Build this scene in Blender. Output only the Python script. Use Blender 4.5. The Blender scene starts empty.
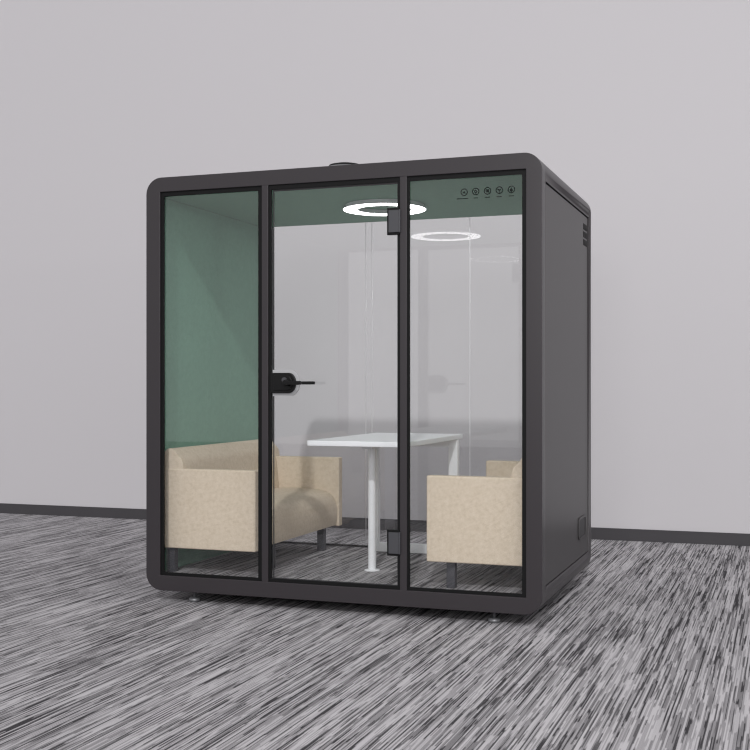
import bpy, bmesh, math, random
from mathutils import Vector, Matrix
random.seed(7)
C = bpy.context.scene.collection
PI = math.pi

# ------------------------------------------------------------------ materials
def new_mat(name):
    m = bpy.data.materials.new(name); m.use_nodes = True
    nt = m.node_tree
    b = nt.nodes['Principled BSDF']
    return m, nt, b

def N(nt, t, **kw):
    n = nt.nodes.new(t)
    for k, v in kw.items():
        setattr(n, k, v)
    return n

def s(v):                                   # sRGB 0-255 -> linear
    v /= 255.0
    return v/12.92 if v <= .04045 else ((v+.055)/1.055)**2.4
def rgb(r, g, b): return (s(r), s(g), s(b), 1)

def plain(name, col, rough=.5, spec=.5, metal=0., noise=0., nscale=60):
    m, nt, b = new_mat(name)
    b.inputs['Base Color'].default_value = col
    b.inputs['Roughness'].default_value = rough
    b.inputs['Specular IOR Level'].default_value = spec
    b.inputs['Metallic'].default_value = metal
    if noise > 0:
        tc = N(nt, 'ShaderNodeTexCoord'); n = N(nt, 'ShaderNodeTexNoise')
        n.inputs['Scale'].default_value = nscale; n.inputs['Detail'].default_value = 4
        nt.links.new(tc.outputs['Object'], n.inputs['Vector'])
        r = N(nt, 'ShaderNodeValToRGB')
        r.color_ramp.elements[0].position = .3; r.color_ramp.elements[1].position = .7
        r.color_ramp.elements[0].color = tuple(c*(1-noise) for c in col[:3])+(1,)
        r.color_ramp.elements[1].color = tuple(min(1, c*(1+noise)) for c in col[:3])+(1,)
        nt.links.new(n.outputs['Fac'], r.inputs['Fac'])
        nt.links.new(r.outputs['Color'], b.inputs['Base Color'])
    return m

def carpet_mat():
    m, nt, b = new_mat('striped_carpet')
    b.inputs['Roughness'].default_value = .95
    b.inputs['Specular IOR Level'].default_value = .1
    tc = N(nt, 'ShaderNodeNewGeometry')
    sep = N(nt, 'ShaderNodeSeparateXYZ'); nt.links.new(tc.outputs['Position'], sep.inputs[0])
    def math_(op, a, bb=None, c=None):
        n = N(nt, 'ShaderNodeMath', operation=op)
        for i, v in enumerate((a, bb, c)):
            if v is None: continue
            if isinstance(v, (int, float)): n.inputs[i].default_value = v
            else: nt.links.new(v, n.inputs[i])
        return n.outputs[0]
    # yarns run along y; each yarn changes shade in dashes of random length
    wob = N(nt, 'ShaderNodeTexNoise'); wob.inputs['Scale'].default_value = 3.0; wob.inputs['Detail'].default_value = 1
    nt.links.new(tc.outputs['Position'], wob.inputs['Vector'])
    xw = math_('ADD', sep.outputs['X'], math_('MULTIPLY', wob.outputs['Fac'], .003))
    def dashes(width, length, seed, lo, hi):
        col = math_('FLOOR', math_('ADD', math_('DIVIDE', xw, width), seed))
        key = math_('ADD', col, .5)
        w1 = N(nt, 'ShaderNodeTexWhiteNoise', noise_dimensions='1D'); nt.links.new(key, w1.inputs['W'])
        stretch = math_('ADD', math_('MULTIPLY', w1.outputs['Value'], 1.2), .4)
        yy = math_('ADD', math_('MULTIPLY', math_('DIVIDE', sep.outputs['Y'], length), stretch), math_('MULTIPLY', w1.outputs['Value'], 37.0))
        n1 = N(nt, 'ShaderNodeTexNoise', noise_dimensions='2D')
        n1.inputs['Scale'].default_value = 1.0; n1.inputs['Detail'].default_value = 1
        cv = N(nt, 'ShaderNodeCombineXYZ')
        nt.links.new(math_('MULTIPLY', w1.outputs['Value'], 731.7), cv.inputs[0]); nt.links.new(yy, cv.inputs[1])
        nt.links.new(cv.outputs[0], n1.inputs['Vector'])
        st = N(nt, 'ShaderNodeMapRange')
        st.inputs['From Min'].default_value = lo; st.inputs['From Max'].default_value = hi
        nt.links.new(n1.outputs['Fac'], st.inputs['Value'])
        return st.outputs[0]
    a = dashes(.0072, .70, 3.0, .472, .492); b2 = dashes(.0046, .45, 11.0, .478, .50); c = dashes(.019, 1.1, 29.0, .45, .55)
    v = math_('ADD', math_('ADD', math_('MULTIPLY', a, CARPET[2]), math_('MULTIPLY', b2, CARPET[3])), math_('MULTIPLY', c, CARPET[4]))
    pile = N(nt, 'ShaderNodeTexNoise'); pile.inputs['Scale'].default_value = 300; pile.inputs['Detail'].default_value = 2
    nt.links.new(tc.outputs['Position'], pile.inputs['Vector'])
    v = math_('ADD', v, math_('MULTIPLY', math_('SUBTRACT', pile.outputs['Fac'], .5), .7))
    r = N(nt, 'ShaderNodeValToRGB')
    r.color_ramp.elements[0].position = 0.0; r.color_ramp.elements[0].color = rgb(*CARPET[0])
    r.color_ramp.elements[1].position = 1.0; r.color_ramp.elements[1].color = rgb(*CARPET[1])
    nt.links.new(v, r.inputs['Fac'])
    nt.links.new(r.outputs['Color'], b.inputs['Base Color'])
    return m
CARPET = ((54, 52, 55), (184, 181, 184), .48, .34, .16)

def fabric(name, col, dark, light, bump=.25, scale=26):
    m, nt, b = new_mat(name)
    b.inputs['Roughness'].default_value = .9
    b.inputs['Specular IOR Level'].default_value = .2
    tc = N(nt, 'ShaderNodeTexCoord')
    n = N(nt, 'ShaderNodeTexNoise'); n.inputs['Scale'].default_value = scale; n.inputs['Detail'].default_value = 6
    n.inputs['Roughness'].default_value = .65
    nt.links.new(tc.outputs['Object'], n.inputs['Vector'])
    r = N(nt, 'ShaderNodeValToRGB')
    r.color_ramp.elements[0].position = .28; r.color_ramp.elements[0].color = dark
    r.color_ramp.elements[1].position = .72; r.color_ramp.elements[1].color = light
    e = r.color_ramp.elements.new(.5); e.color = col
    nt.links.new(n.outputs['Fac'], r.inputs['Fac'])
    nt.links.new(r.outputs['Color'], b.inputs['Base Color'])
    n2 = N(nt, 'ShaderNodeTexNoise'); n2.inputs['Scale'].default_value = 420
    nt.links.new(tc.outputs['Object'], n2.inputs['Vector'])
    bp = N(nt, 'ShaderNodeBump'); bp.inputs['Strength'].default_value = bump; bp.inputs['Distance'].default_value = .002
    nt.links.new(n2.outputs['Fac'], bp.inputs['Height'])
    nt.links.new(bp.outputs['Normal'], b.inputs['Normal'])
    return m

def glass_mat(name, ior=1.95, tint=(.99, .995, .993, 1)):
    m = bpy.data.materials.new(name); m.use_nodes = True
    nt = m.node_tree; nt.nodes.clear()
    out = N(nt, 'ShaderNodeOutputMaterial'); mix = N(nt, 'ShaderNodeMixShader')
    tr = N(nt, 'ShaderNodeBsdfTransparent'); tr.inputs['Color'].default_value = tint
    gl = N(nt, 'ShaderNodeBsdfGlossy'); gl.inputs['Roughness'].default_value = 0.0
    fr = N(nt, 'ShaderNodeFresnel'); fr.inputs['IOR'].default_value = ior
    geo = N(nt, 'ShaderNodeNewGeometry')
    sub = N(nt, 'ShaderNodeMath', operation='SUBTRACT'); sub.inputs[0].default_value = 1
    nt.links.new(geo.outputs['Backfacing'], sub.inputs[1])
    mul = N(nt, 'ShaderNodeMath', operation='MULTIPLY')
    nt.links.new(fr.outputs[0], mul.inputs[0]); nt.links.new(sub.outputs[0], mul.inputs[1])
    mc = N(nt, 'ShaderNodeMix', data_type='RGBA')
    mc.inputs['A'].default_value = tint; mc.inputs['B'].default_value = (1, 1, 1, 1)
    nt.links.new(geo.outputs['Backfacing'], mc.inputs['Factor'])
    nt.links.new(mc.outputs['Result'], tr.inputs['Color'])
    nt.links.new(mul.outputs[0], mix.inputs['Fac'])
    nt.links.new(tr.outputs[0], mix.inputs[1]); nt.links.new(gl.outputs[0], mix.inputs[2])
    nt.links.new(mix.outputs[0], out.inputs['Surface'])
    return m

M = {}
M['wall'] = plain('painted_wall', rgb(202, 199, 202), .9, .15)
M['base'] = plain('skirting_paint', rgb(70, 68, 71), .6, .3)
M['carpet'] = carpet_mat()
M['frame'] = plain('powder_coated_metal', rgb(50, 46, 49), .36, .45, noise=.04, nscale=300)
M['side'] = plain('side_panel_coating', rgb(60, 58, 59), .36, .28, noise=.02, nscale=300)
M['rubber'] = plain('black_rubber', rgb(14, 14, 15), .6, .2)
M['darkmetal'] = plain('dark_grey_metal', rgb(66, 66, 70), .4, .5)
M['cover'] = plain('charcoal_plastic', rgb(48, 47, 49), .5, .4)
M['black'] = plain('black_plastic', rgb(9, 9, 10), .35, .3)
M['steel'] = plain('satin_steel', rgb(125, 125, 128), .45, .5, metal=.6)
M['legmetal'] = plain('grey_leg_metal', rgb(62, 62, 68), .4, .5)
M['white'] = plain('white_lacquer', rgb(246, 247, 250), .35, .5)
M['felt'] = fabric('green_felt', (.190, .345, .265, 1), (.174, .320, .245, 1), (.208, .372, .288, 1), .3, 40)
M['sofa'] = fabric('beige_fabric', rgb(215, 200, 180), rgb(204, 188, 166), rgb(222, 208, 190), .3, 45)
M['glass'] = glass_mat('clear_glass')
M['joint'] = plain('bright_joint_strip', rgb(248, 248, 250), .3, .5, metal=1.)
M['ink'] = plain('black_decal_ink', rgb(18, 26, 23), .6, .2)
M['pad'] = plain('pale_gasket', rgb(176, 176, 178), .5, .3)
m, nt, b = new_mat('lamp_diffuser')
b.inputs['Base Color'].default_value = (1, 1, 1, 1)
b.inputs['Emission Color'].default_value = (1, .985, 1, 1); b.inputs['Emission Strength'].default_value = 5.0
M['lamp'] = m

# ------------------------------------------------------------------ mesh helpers
def obj(name, bm, mat, parent=None, smooth=False, bevel=0., seg=2, loc=None):
    bmesh.ops.recalc_face_normals(bm, faces=bm.faces[:])
    me = bpy.data.meshes.new(name); bm.to_mesh(me); bm.free()
    me.materials.append(mat)
    for p in me.polygons: p.use_smooth = smooth or bevel > 0
    o = bpy.data.objects.new(name, me); C.objects.link(o)
    if parent: o.parent = parent
    if loc: o.location = loc
    if bevel > 0:
        md = o.modifiers.new('Bevel', 'BEVEL'); md.width = bevel; md.segments = seg
        md.limit_method = 'ANGLE'; md.angle_limit = math.radians(35); md.harden_normals = False
        wn = o.modifiers.new('WN', 'WEIGHTED_NORMAL'); wn.keep_sharp = False
    return o

def box(bm, x0, x1, y0, y1, z0, z1):
    vs = [bm.verts.new(p) for p in ((x0,y0,z0),(x1,y0,z0),(x1,y1,z0),(x0,y1,z0),(x0,y0,z1),(x1,y0,z1),(x1,y1,z1),(x0,y1,z1))]
    for f in ((0,3,2,1),(4,5,6,7),(0,1,5,4),(1,2,6,5),(2,3,7,6),(3,0,4,7)):
        bm.faces.new([vs[i] for i in f])
def B(*a):
    bm = bmesh.new(); box(bm, *a); return bm

def cyl(bm, c, r, h, axis='z', n=32, r2=None):
    r2 = r if r2 is None else r2
    rot = {'z': Matrix.Identity(4), 'y': Matrix.Rotation(-PI/2, 4, 'X'), 'x': Matrix.Rotation(PI/2, 4, 'Y')}[axis]
    bmesh.ops.create_cone(bm, cap_ends=True, segments=n, radius1=r, radius2=r2, depth=h,
                          matrix=Matrix.Translation(c) @ rot)
def lathe(bm, prof, c, n=48):               # prof: (r, z) list, closed at the axis if r == 0
    rings = []
    for r, z in prof:
        if r == 0: rings.append([bm.verts.new((c[0], c[1], c[2]+z))])
        else: rings.append([bm.verts.new((c[0]+r*math.cos(2*PI*i/n), c[1]+r*math.sin(2*PI*i/n), c[2]+z)) for i in range(n)])
    for a, b_ in zip(rings, rings[1:]):
        for i in range(n):
            j = (i+1) % n
            if len(a) == 1 and len(b_) == 1: continue
            if len(a) == 1: bm.faces.new((a[0], b_[j], b_[i]))
            elif len(b_) == 1: bm.faces.new((a[i], a[j], b_[0]))
            else: bm.faces.new((a[i], a[j], b_[j], b_[i]))

def rrect(x0, x1, z0, z1, r, n=8):          # rounded rectangle, counter-clockwise in (x, z)
    pts = []
    for cx, cz, a0 in ((x1-r, z0+r, -PI/2), (x1-r, z1-r, 0), (x0+r, z1-r, PI/2), (x0+r, z0+r, PI)):
        for i in range(n+1):
            a = a0+PI/2*i/n
            pts.append((cx+r*math.cos(a), cz+r*math.sin(a)))
    return pts
def ring(bm, outer, inner, y0, y1):         # annulus prism along y
    n = len(outer)
    L = [[bm.verts.new((x, y, z)) for x, z in P] for P in (outer, inner) for y in (y0, y1)]
    o0, o1, i0, i1 = L
    for k in range(n):
        j = (k+1) % n
        for q in ((o0[k], o0[j], i0[j], i0[k]), (o1[k], i1[k], i1[j], o1[j]),
                  (o0[k], o1[k], o1[j], o0[j]), (i0[k], i0[j], i1[j], i1[k])):
            bm.faces.new(q)
def band(bm, outer, inner, y0, y1):         # open strip prism
    n = len(outer)
    L = [[bm.verts.new((x, y, z)) for x, z in P] for P in (outer, inner) for y in (y0, y1)]
    o0, o1, i0, i1 = L
    for k in range(n-1):
        j = k+1
        for q in ((o0[k], o0[j], i0[j], i0[k]), (o1[k], i1[k], i1[j], o1[j]),
                  (o0[k], o1[k], o1[j], o0[j]), (i0[k], i0[j], i1[j], i1[k])):
            bm.faces.new(q)
    for k in (0, n-1): bm.faces.new((o0[k], i0[k], i1[k], o1[k]))
def prism_y(bm, pts, y0, y1):
    a = [bm.verts.new((x, y0, z)) for x, z in pts]; b_ = [bm.verts.new((x, y1, z)) for x, z in pts]
    bm.faces.new(a); bm.faces.new(b_[::-1])
    for k in range(len(pts)):
        j = (k+1) % len(pts); bm.faces.new((a[k], b_[k], b_[j], a[j]))
def prism_x(bm, pts, x0, x1):               # pts in (y, z)
    a = [bm.verts.new((x0, y, z)) for y, z in pts]; b_ = [bm.verts.new((x1, y, z)) for y, z in pts]
    bm.faces.new(a); bm.faces.new(b_[::-1])
    for k in range(len(pts)):
        j = (k+1) % len(pts); bm.faces.new((a[k], b_[k], b_[j], a[j]))

def thing(name, label, cat, loc=(0,0,0), group=None):
    o = bpy.data.objects.new(name, None); C.objects.link(o); o.location = loc
    o.empty_display_size = .1
    o['label'] = label; o['category'] = cat
    if group: o['group'] = group
    return o
def place(parent):                          # children are modelled in world coordinates
    for c in parent.children:
        c.location = c.location - parent.location
def struct(name, bm, mat, **k):
    o = obj(name, bm, mat, **k); o['kind'] = 'structure'; return o

# ------------------------------------------------------------------ room
W, D, ZB, ZT = 2.18, 1.474, .059, 2.30
YW = 3.34
struct('floor', B(-12, 14, -16, YW+.012, -.1, 0), M['carpet'])
struct('wall_back', B(-12, 14, YW+.012, YW+.2, -.1, 7), M['wall'])
struct('baseboard_back', B(-12, 14, YW, YW+.012, 0, .09), M['base'])

# ------------------------------------------------------------------ pod
pod = thing('office_pod', 'dark grey glass-fronted meeting pod with rounded corners on striped carpet', 'pod', (W/2, D/2, 0))
R = .09
outer = rrect(0, W, ZB, ZT, R, 10)
bm = bmesh.new()
ring(bm, outer, rrect(.085, 2.101, .141, 2.221, .003, 10), 0, .028)
ring(bm, outer, rrect(.030, 2.150, .140, 2.222, .003, 10), .028, .0856)
ring(bm, outer, rrect(.085, 2.101, .141, 2.221, .003, 10), 1.385, D)
# roof band and floor band between the two hoops
def arc(cx, cz, r, a0, a1, n=10): return [(cx+r*math.cos(a0+(a1-a0)*i/n), cz+r*math.sin(a0+(a1-a0)*i/n)) for i in range(n+1)]
zs1, zs2 = 2.171, .183
up_o = [(W, zs1)]+arc(W-R, ZT-R, R, 0, PI/2)+arc(R, ZT-R, R, PI/2, PI)+[(0, zs1)]
up_i = [(W-.03, zs1)]+arc(W-R, ZT-R, R-.03, 0, PI/2)+arc(R, ZT-R, R-.03, PI/2, PI)+[(.03, zs1)]
band(bm, up_o, up_i, .0856, 1.385)
dn_o = [(0, zs2)]+arc(R, ZB+R, R, PI, 1.5*PI)+arc(W-R, ZB+R, R, 1.5*PI, 2*PI)+[(W, zs2)]
dn_i = [(.03, zs2)]+arc(R, ZB+R, R-.03, PI, 1.5*PI)+arc(W-R, ZB+R, R-.03, 1.5*PI, 2*PI)+[(W-.03, zs2)]
band(bm, dn_o, dn_i, .0856, 1.385)
bmesh.ops.remove_doubles(bm, verts=bm.verts, dist=1e-5)
obj('outer_frame', bm, M['frame'], pod, bevel=.0025, seg=2)

def side_panel(x0, x1):
    p = obj('side_panel', B(x0, x1, .0868, 1.382, zs2+.0025, zs1-.006), M['side'], pod, bevel=.003)
    return p
sp = side_panel(2.152, 2.1745); side_panel(.0055, .028)
sp['label'] = 'right side panel with vent slots and cable port'
for z0 in (2.082, 2.036, 1.990):
    v = bmesh.new()
    box(v, 2.1735, 2.1765, 1.232, 1.345, z0, z0+.034)
    for k in range(4): box(v, 2.1765, 2.1775, 1.232, 1.345, z0+.003+k*.008, z0+.006+k*.008)
    obj('vent_slot', v, M['rubber'], sp)
pr = bmesh.new()
yo = [(y, z) for y, z in rrect(1.05, 1.29, .290, .416, .03, 5)]; yi = rrect(1.062, 1.278, .302, .404, .022, 5)
ring(pr, yo, yi, 0, .007)
bmesh.ops.transform(pr, matrix=Matrix(((0,1,0,2.1735),(1,0,0,0),(0,0,1,0),(0,0,0,1))), verts=pr.verts)
cp = obj('cable_port', pr, M['side'], sp)
pr = bmesh.new(); prism_x(pr, rrect(1.062, 1.278, .302, .404, .022, 5), 2.1735, 2.1765)
obj('port_cover', pr, M['cover'], sp)

# roof deck, linings, inner floor
obj('roof_panel', B(.075, 2.105, .0857, 1.3849, 2.225, 2.262), M['frame'], pod)
obj('base_plate', B(.075, 2.105, .0857, 1.3849, .095, .108), M['frame'], pod)
obj('ceiling_lining', B(.042, 2.138, .0865, 1.402, 2.211, 2.2205), M['felt'], pod)['label'] = 'green felt ceiling lining'
obj('wall_lining', B(.030, .040, .086, 1.3845, .1405, 2.2105), M['felt'], pod)['label'] = 'green felt wall lining behind left sofa'
obj('wall_lining', B(2.140, 2.150, .086, 1.3845, .1405, 2.2105), M['felt'], pod)
obj('inner_floor', B(.030, 2.150, .0857, 1.3849, .109, .140), M['carpet'], pod)['label'] = 'striped grey carpet floor inside the pod'

# mullions
for x0, x1 in ((.692, .729), (1.457, 1.494)):
    q = bmesh.new(); box(q, x0, x1, .0005, .034, .139, 2.223)
    obj('mullion', q, M['frame'], pod, bevel=.003)

# fixed lights: rubber gasket and glass
def gasket(x0, x1, z0, z1, w, y0, y1, name='gasket', parent=pod, mat='rubber', top=None):
    q = bmesh.new(); ring(q, rrect(x0, x1, z0, z1, .002, 2), rrect(x0+w[0], x1-w[1], z0+w[2], z1-w[3], .002, 2), y0, y1)
    return obj(name, q, M[mat], parent)
def pane(x0, x1, z0, z1, y, parent, name='glass_pane'):
    return obj(name, B(x0, x1, y, y+.008, z0, z1), M['glass'], parent)
gasket(.085, .692, .141, 2.221, (.018, .024, .016, .023), .010, .022)
pane(.1, .68, .15, 2.205, .022, pod)
gasket(1.494, 2.101, .141, 2.221, (.011, .021, .016, .023), .010, .022)
gp = pane(1.505, 2.09, .15, 2.205, .022, pod)
gp['label'] = 'right front glass pane with five round icons'
# door
door = pane(.74, 1.45, .152, 2.20, .022, pod, 'door')
door['label'] = 'glass door with black lock and lever'
gasket(.729, 1.457, .141, 2.221, (.015, .014, .018, .023), .008, .022, 'door_seal', door)
gasket(.752, 1.443, .159, 2.198, (.004, .004, .004, .009), .016, .0215, 'edge_strip', door, 'cover')
def lock_shape(x0, x1, z0, z1):
    r = (z1-z0)/2*.82; zc = (z0+z1)/2
    pts = [(x0, z0)]
    xr = x1-r*.9
    for i in range(13):
        a = -PI/2+PI*i/12
        pts.append((xr+r*.9*math.cos(a), zc+(z1-z0)/2*math.sin(a)))
    pts.append((x0, z1)); return pts
q = bmesh.new(); prism_y(q, lock_shape(.750, .903, 1.115, 1.253), .014, .021)
obj('lock_pad', q, M['pad'], door)
q = bmesh.new(); prism_y(q, lock_shape(.745, .886, 1.131, 1.237), -.004, .015)
q2 = lock_shape(.765, .872, 1.145, 1.223)
prism_y(q, q2, -.012, -.004)
obj('lock_plate', q, M['black'], door, bevel=.003)
q = bmesh.new(); prism_y(q, lock_shape(.752, .886, 1.131, 1.237), .031, .05)
obj('lock_plate', q, M['black'], door, bevel=.003)
q = bmesh.new(); cyl(q, (.831, -.018, 1.200), .013, .014, 'y'); cyl(q, (.831, -.026, 1.200), .007, .006, 'y')
obj('key_cylinder', q, M['darkmetal'], door, smooth=False)
q = bmesh.new(); cyl(q, (.85, -.03, 1.184), .017, .045, 'y', 32); cyl(q, (.85, -.054, 1.184), .013, .006, 'y', 32)
box(q, .85, .940, -.062, -.046, 1.174, 1.194); box(q, .946, 1.016, -.062, -.046, 1.176, 1.192)
box(q, .93, .95, -.060, -.048, 1.180, 1.189)
obj('lever', q, M['black'], door, bevel=.002)
for z0, z1 in ((1.930, 2.066), (.312, .443)):
    q = bmesh.new(); box(q, 1.390, 1.4565, -.004, .013, z0, z1)
    h = obj('hinge', q, M['rubber'], door, bevel=.002)
    h['label'] = 'upper door hinge' if z0 > 1 else 'lower door hinge'
    q = bmesh.new(); box(q, 1.400, 1.4548, -.010, -.004, z0+.012, z1-.012)
    box(q, 1.4555, 1.462, -.012, .004, z0+.010, z1-.010)
    q2 = obj('hinge_cover', q, M['darkmetal'], door, bevel=.0015)
# rear glazing
YG = 1.415
for x0, x1 in ((.06, .7585), (.8015, 1.4425), (1.4455, 2.12)):
    pane(x0, x1, .143, 2.2205, YG, pod, 'rear_glass_pane')
obj('rear_glass_pane', B(.7605, .7995, YG, YG+.008, .143, 2.2205), M['glass'], pod)
for xc in (.7595, .8005, 1.444):
    obj('joint_strip', B(xc-.0017, xc+.0017, YG-.0035, YG-.0005, .143, 2.2205), M['joint'], pod)
obj('rear_sill', B(.086, 2.1, YG-.012, YG+.02, .1405, .150), M['rubber'], pod)

# icons on the right pane
def arcpts(cx, cz, r0, r1, n=28): 
    return [(cx+r0*math.cos(2*PI*i/n), cz+r1*math.sin(2*PI*i/n)) for i in range(n)]
def icon(k, cx, cz):
    q = bmesh.new(); y0, y1 = .0205, .0218
    ring(q, arcpts(cx, cz, .0185, .0185), arcpts(cx, cz, .0138, .0138), y0, y1)
    def disc(x, z, r, r2=None): prism_y(q, arcpts(cx+x, cz+z, r, r2 or r, 14), y0, y1)
    def poly(p): prism_y(q, [(cx+x, cz+z) for x, z in p], y0, y1)
    if k == 0:
        poly([(-.010, -.004), (.008, -.004), (.003, .001), (0, .006), (-.004, .001)]); poly([(-.009, -.008), (.009, -.008), (.009, -.0065), (-.009, -.0065)])
    elif k == 1:
        ring(q, arcpts(cx, cz, .0075, .0075, 18), arcpts(cx, cz, .0035, .0035, 18), y0, y1); poly([(-.003, -.012), (.003, -.012), (.003, -.009), (-.003, -.009)])
    elif k == 2:
        for i in range(4):
            a = PI/4+i*PI/2; disc(.0058*math.cos(a), .0058*math.sin(a), .0042)
        disc(0, 0, .0028)
    elif k == 3:
        poly([(-.0085, .007), (-.0085, .001), (-.002, -.004), (-.002, -.011), (.002, -.011), (.002, -.004), (.0085, .001), (.0085, .007), (.003, .007), (0, .003), (-.003, .007)])
    else:
        poly([(-.006, -.008), (.006, -.008), (.008, -.002), (.005, .002), (.002, .009), (-.001, .004), (-.004, .003), (-.0075, -.002)]); disc(0, -.009, .004)
    ic = obj('icon_decal', q, M['ink'], gp)
    w = (.060, .020, .026, .026, .026)[k]; x = cx-w/2+(-.008 if k == 0 else .0)
    q = bmesh.new(); xe = x+w; rnd = random.Random(k)
    while x < xe-.001:                        # a caption too small to read in the photograph
        ww = rnd.uniform(.0018, .0030); hh = rnd.choice((.0035, .0045))
        box(q, x, x+ww, y0, y1, cz-.0335, cz-.0335+hh); x += ww+.0007
    obj('icon_caption', q, M['ink'], gp)
for k, cx in enumerate((1.786, 1.845, 1.905, 1.964, 2.024)): icon(k, cx, 2.128)

# roof fan cap, levelling feet
FC = (1.047, .3, ZT-.001)
q = bmesh.new(); lathe(q, [(.158, 0), (.152, .012), (.130, .030), (.112, .036)], FC)
obj('fan_cap', q, M['rubber'], pod, smooth=True)
q = bmesh.new(); lathe(q, [(.114, .0355), (.100, .046), (.090, .049)], FC); obj('fan_highlight_band', q, M['steel'], pod, smooth=True)  # pale band modelled as the highlight on the dark dome
q = bmesh.new(); lathe(q, [(.094, .0485), (.086, .059), (.06, .065), (.03, .067), (0, .068)], FC); obj('fan_lid', q, M['rubber'], pod, smooth=True)
for x, y in ((.265, .06), (1.928, .065), (.265, 1.40), (1.928, 1.40)):
    q = bmesh.new(); lathe(q, [(0, .001), (.028, .001), (.031, .005), (.031, .016), (.024, .022), (.010, .024), (0, .024)], (x, y, 0), 28)
    f = obj('levelling_foot', q, M['steel'], pod, smooth=True)
    q = bmesh.new(); cyl(q, (x, y, .0415), .008, .036, 'z', 16); obj('foot_bolt', q, M['darkmetal'], pod)

# ------------------------------------------------------------------ ring light
q = bmesh.new()
rl = thing('ring_light', 'glowing white ring lamp flush on the green ceiling inside the pod', 'ceiling light', (1.105, .78, 2.211))
n = 72
def annulus_z(bm, c, ro, ri, z0, z1, n=72):
    lathe(bm, [(ro, z0), (ro, z1), (ri, z1), (ri, z0), (ro, z0)], c, n)
annulus_z(q, (1.105, .78, 0), .238, .156, 2.1835, 2.1850)
obj('diffuser', q, M['lamp'], rl)
q = bmesh.new(); annulus_z(q, (1.105, .78, 0), .226, .168, 2.1852, 2.2108)
annulus_z(q, (1.105, .78, 0), .2395, .1545, 2.1852, 2.1885)
obj('housing', q, M['white'], rl)

# ------------------------------------------------------------------ sofas
def sofa(side, label):
    # built for the left (x from .062), mirrored about the pod's centre for the right
    def X(x): return x if side == 'L' else W-x
    def bx(x0, x1, y0, y1, z0, z1):
        a, b_ = X(x0), X(x1); return B(min(a, b_), max(a, b_), y0, y1, z0, z1)
    t = thing('sofa', label, 'sofa', (X(.33), .73, .14), 'beige two-seat sofas inside the pod')
    xf = .612
    for y0, y1 in ((.092, .152), (1.320, 1.380)):
        obj('armrest', bx(.046, xf, y0, y1, .277, .714), M['sofa'], t, bevel=.008, seg=3)
    prof = [(.048, .30), (.048, .800)]+arc(.092, .785, .040, PI*.9, .12*PI, 6)[0:]+[(.150, .778), (.164, .765), (.172, .740), (.182, .66), (.195, .52), (.205, .42), (.205, .30)]
    q = bmesh.new(); prism_y(q, [(X(x), z) for x, z in prof], .096, 1.376)
    obj('backrest', q, M['sofa'], t, bevel=.006, seg=2)
    sp_ = [(.15, .285), (.594, .285), (.601, .33), (.600, .39), (.590, .435), (.572, .468), (.545, .490), (.505, .503), (.45, .511), (.34, .517), (.22, .512), (.15, .508)]
    q = bmesh.new(); prism_y(q, [(X(x), z) for x, z in sp_], .153, 1.319)
    obj('seat', q, M['sofa'], t, bevel=.004, seg=2)
    for x, y in (((.085, .14), (.55, .42), (.55, 1.18), (.16, 1.25)) if side == 'L' else ((.497, .160), (.09, .16), (.497, 1.2), (.09, 1.25))):
            q = bmesh.new(); a = X(x); box(q, a-.022, a+.022, y-.022, y+.022, .1405, .279)
            obj('leg', q, M['legmetal'], t, bevel=.002)
    place(t)
sofa('L', 'beige fabric sofa against the green felt wall at the left end')
sofa('R', 'beige fabric sofa at the right end, mostly hidden behind its armrest')

# ------------------------------------------------------------------ table
tb = thing('meeting_table', 'white rectangular table on a slim column between the two sofas', 'table', (1.115, .82, .14))
q = bmesh.new(); a_ = [q.verts.new((x, y, .844)) for x, y in rrect(.838, 1.410, .250, 1.385, .018, 5)]; b_ = [q.verts.new((v.co.x, v.co.y, .873)) for v in a_]
q.faces.new(a_); q.faces.new(b_[::-1])
for i in range(len(a_)): q.faces.new((a_[i], b_[i], b_[(i+1) % len(a_)], a_[(i+1) % len(a_)]))
obj('tabletop', q, M['white'], tb, bevel=.004, seg=3)
q = bmesh.new(); cyl(q, (1.115, .541, .4925), .0225, .702, 'z', 32); cyl(q, (1.115, .541, .838), .04, .010, 'z', 32)
o = obj('column', q, M['white'], tb, bevel=.001)
q = bmesh.new(); lathe(q, [(0, .0005), (.043, .0005), (.044, .004), (.041, .007), (.0225, .009), (0, .009)], (1.115, .541, .14), 40); obj('floor_flange', q, M['white'], tb, smooth=True)
q = bmesh.new(); box(q, 1.085, 1.145, .45, 1.25, .822, .8435); obj('rail', q, M['white'], tb)
for x0, x1 in ((.842, .900), (1.352, 1.410)):
    q = bmesh.new(); box(q, x0, x1, 1.25, 1.29, .1412, .8435); obj('leg', q, M['white'], tb, bevel=.003)
q = bmesh.new(); box(q, .9005, 1.3515, 1.25, 1.29, .1412, .197); obj('foot_bar', q, M['white'], tb, bevel=.003)
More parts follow.
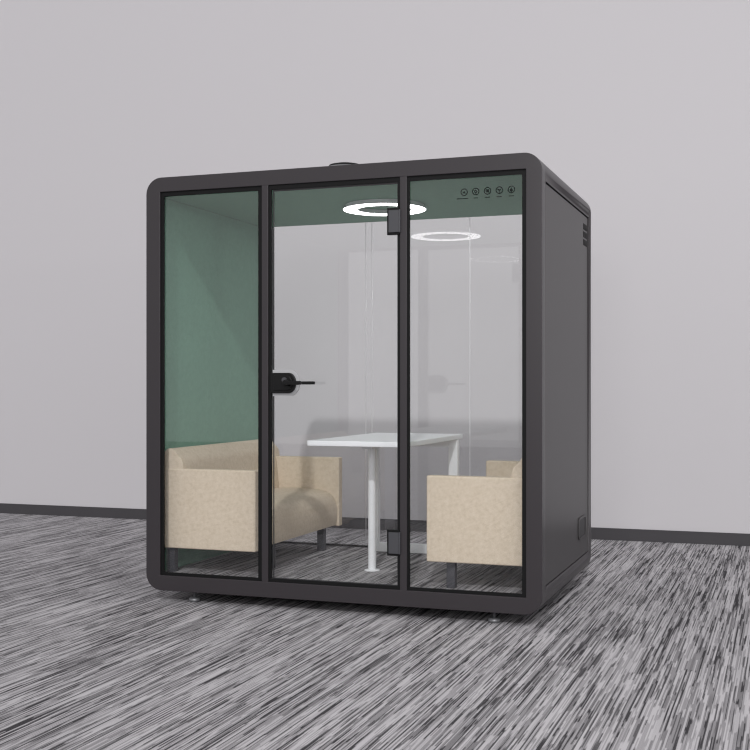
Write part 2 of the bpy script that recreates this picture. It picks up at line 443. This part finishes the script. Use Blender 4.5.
q = bmesh.new(); box(q, .9005, 1.3515, 1.251, 1.289, .80, .8435); obj('apron', q, M['white'], tb, bevel=.003)
place(tb); place(pod); place(rl)

# ------------------------------------------------------------------ light
w = bpy.data.worlds.new('World'); bpy.context.scene.world = w; w.use_nodes = True
bg = w.node_tree.nodes['Background']; bg.inputs['Color'].default_value = (.995, .985, 1, 1); bg.inputs['Strength'].default_value = .68
def light(name, kind, loc, target, energy, **k):
    l = bpy.data.lights.new(name, kind); l.energy = energy
    for a, v in k.items(): setattr(l, a, v)
    o = bpy.data.objects.new(name, l); C.objects.link(o); o.location = loc
    o.rotation_euler = (Vector(target)-Vector(loc)).to_track_quat('-Z', 'Y').to_euler()
    return o
light('key_sun', 'SUN', (2.3, -7.9, 9.3), (2.3-.457*4.5, -7.9+1.87*4.5, 9.3-1.4*4.5), 1.08, angle=math.radians(1.6))
light('hall_lamp', 'AREA', (3.9, -3.6, 2.35), (.6, .6, 1.2), 15, size=.22, shape='DISK')

light('added_front_fill', 'AREA', (3.3, -9.4, 3.0), (1.3, 1.5, 1.1), 170, shape='RECTANGLE', size=3.0, size_y=2.6)  # broad soft fill added to brighten the pod interior; no window here
light('ceiling_lamp', 'AREA', (4.5, -1.8, 4.0), (1.9, .9, 1.1), 28, shape='RECTANGLE', size=3.0, size_y=2.0)

# ------------------------------------------------------------------ camera
cam = bpy.data.cameras.new('camera'); co = bpy.data.objects.new('camera', cam); C.objects.link(co)
cam.sensor_fit = 'HORIZONTAL'; cam.sensor_width = 36; cam.lens = 1158.61/750*36
cam.shift_y = (386.01-375)/750
co.location = (3.2973, -5.5322, 1.1681); co.rotation_euler = (PI/2, 0, .3425)
cam.clip_start = .05; cam.clip_end = 100
sc = bpy.context.scene; sc.camera = co
sc.view_settings.view_transform = 'Standard'; sc.view_settings.look = 'None'
sc.view_settings.gamma = 1; sc.view_settings.use_curve_mapping = False
sc.view_settings.exposure = 0.0
sc.cycles.transparent_max_bounces = 24
sc.cycles.max_bounces = 10
sc.cycles.filter_width = 1.25
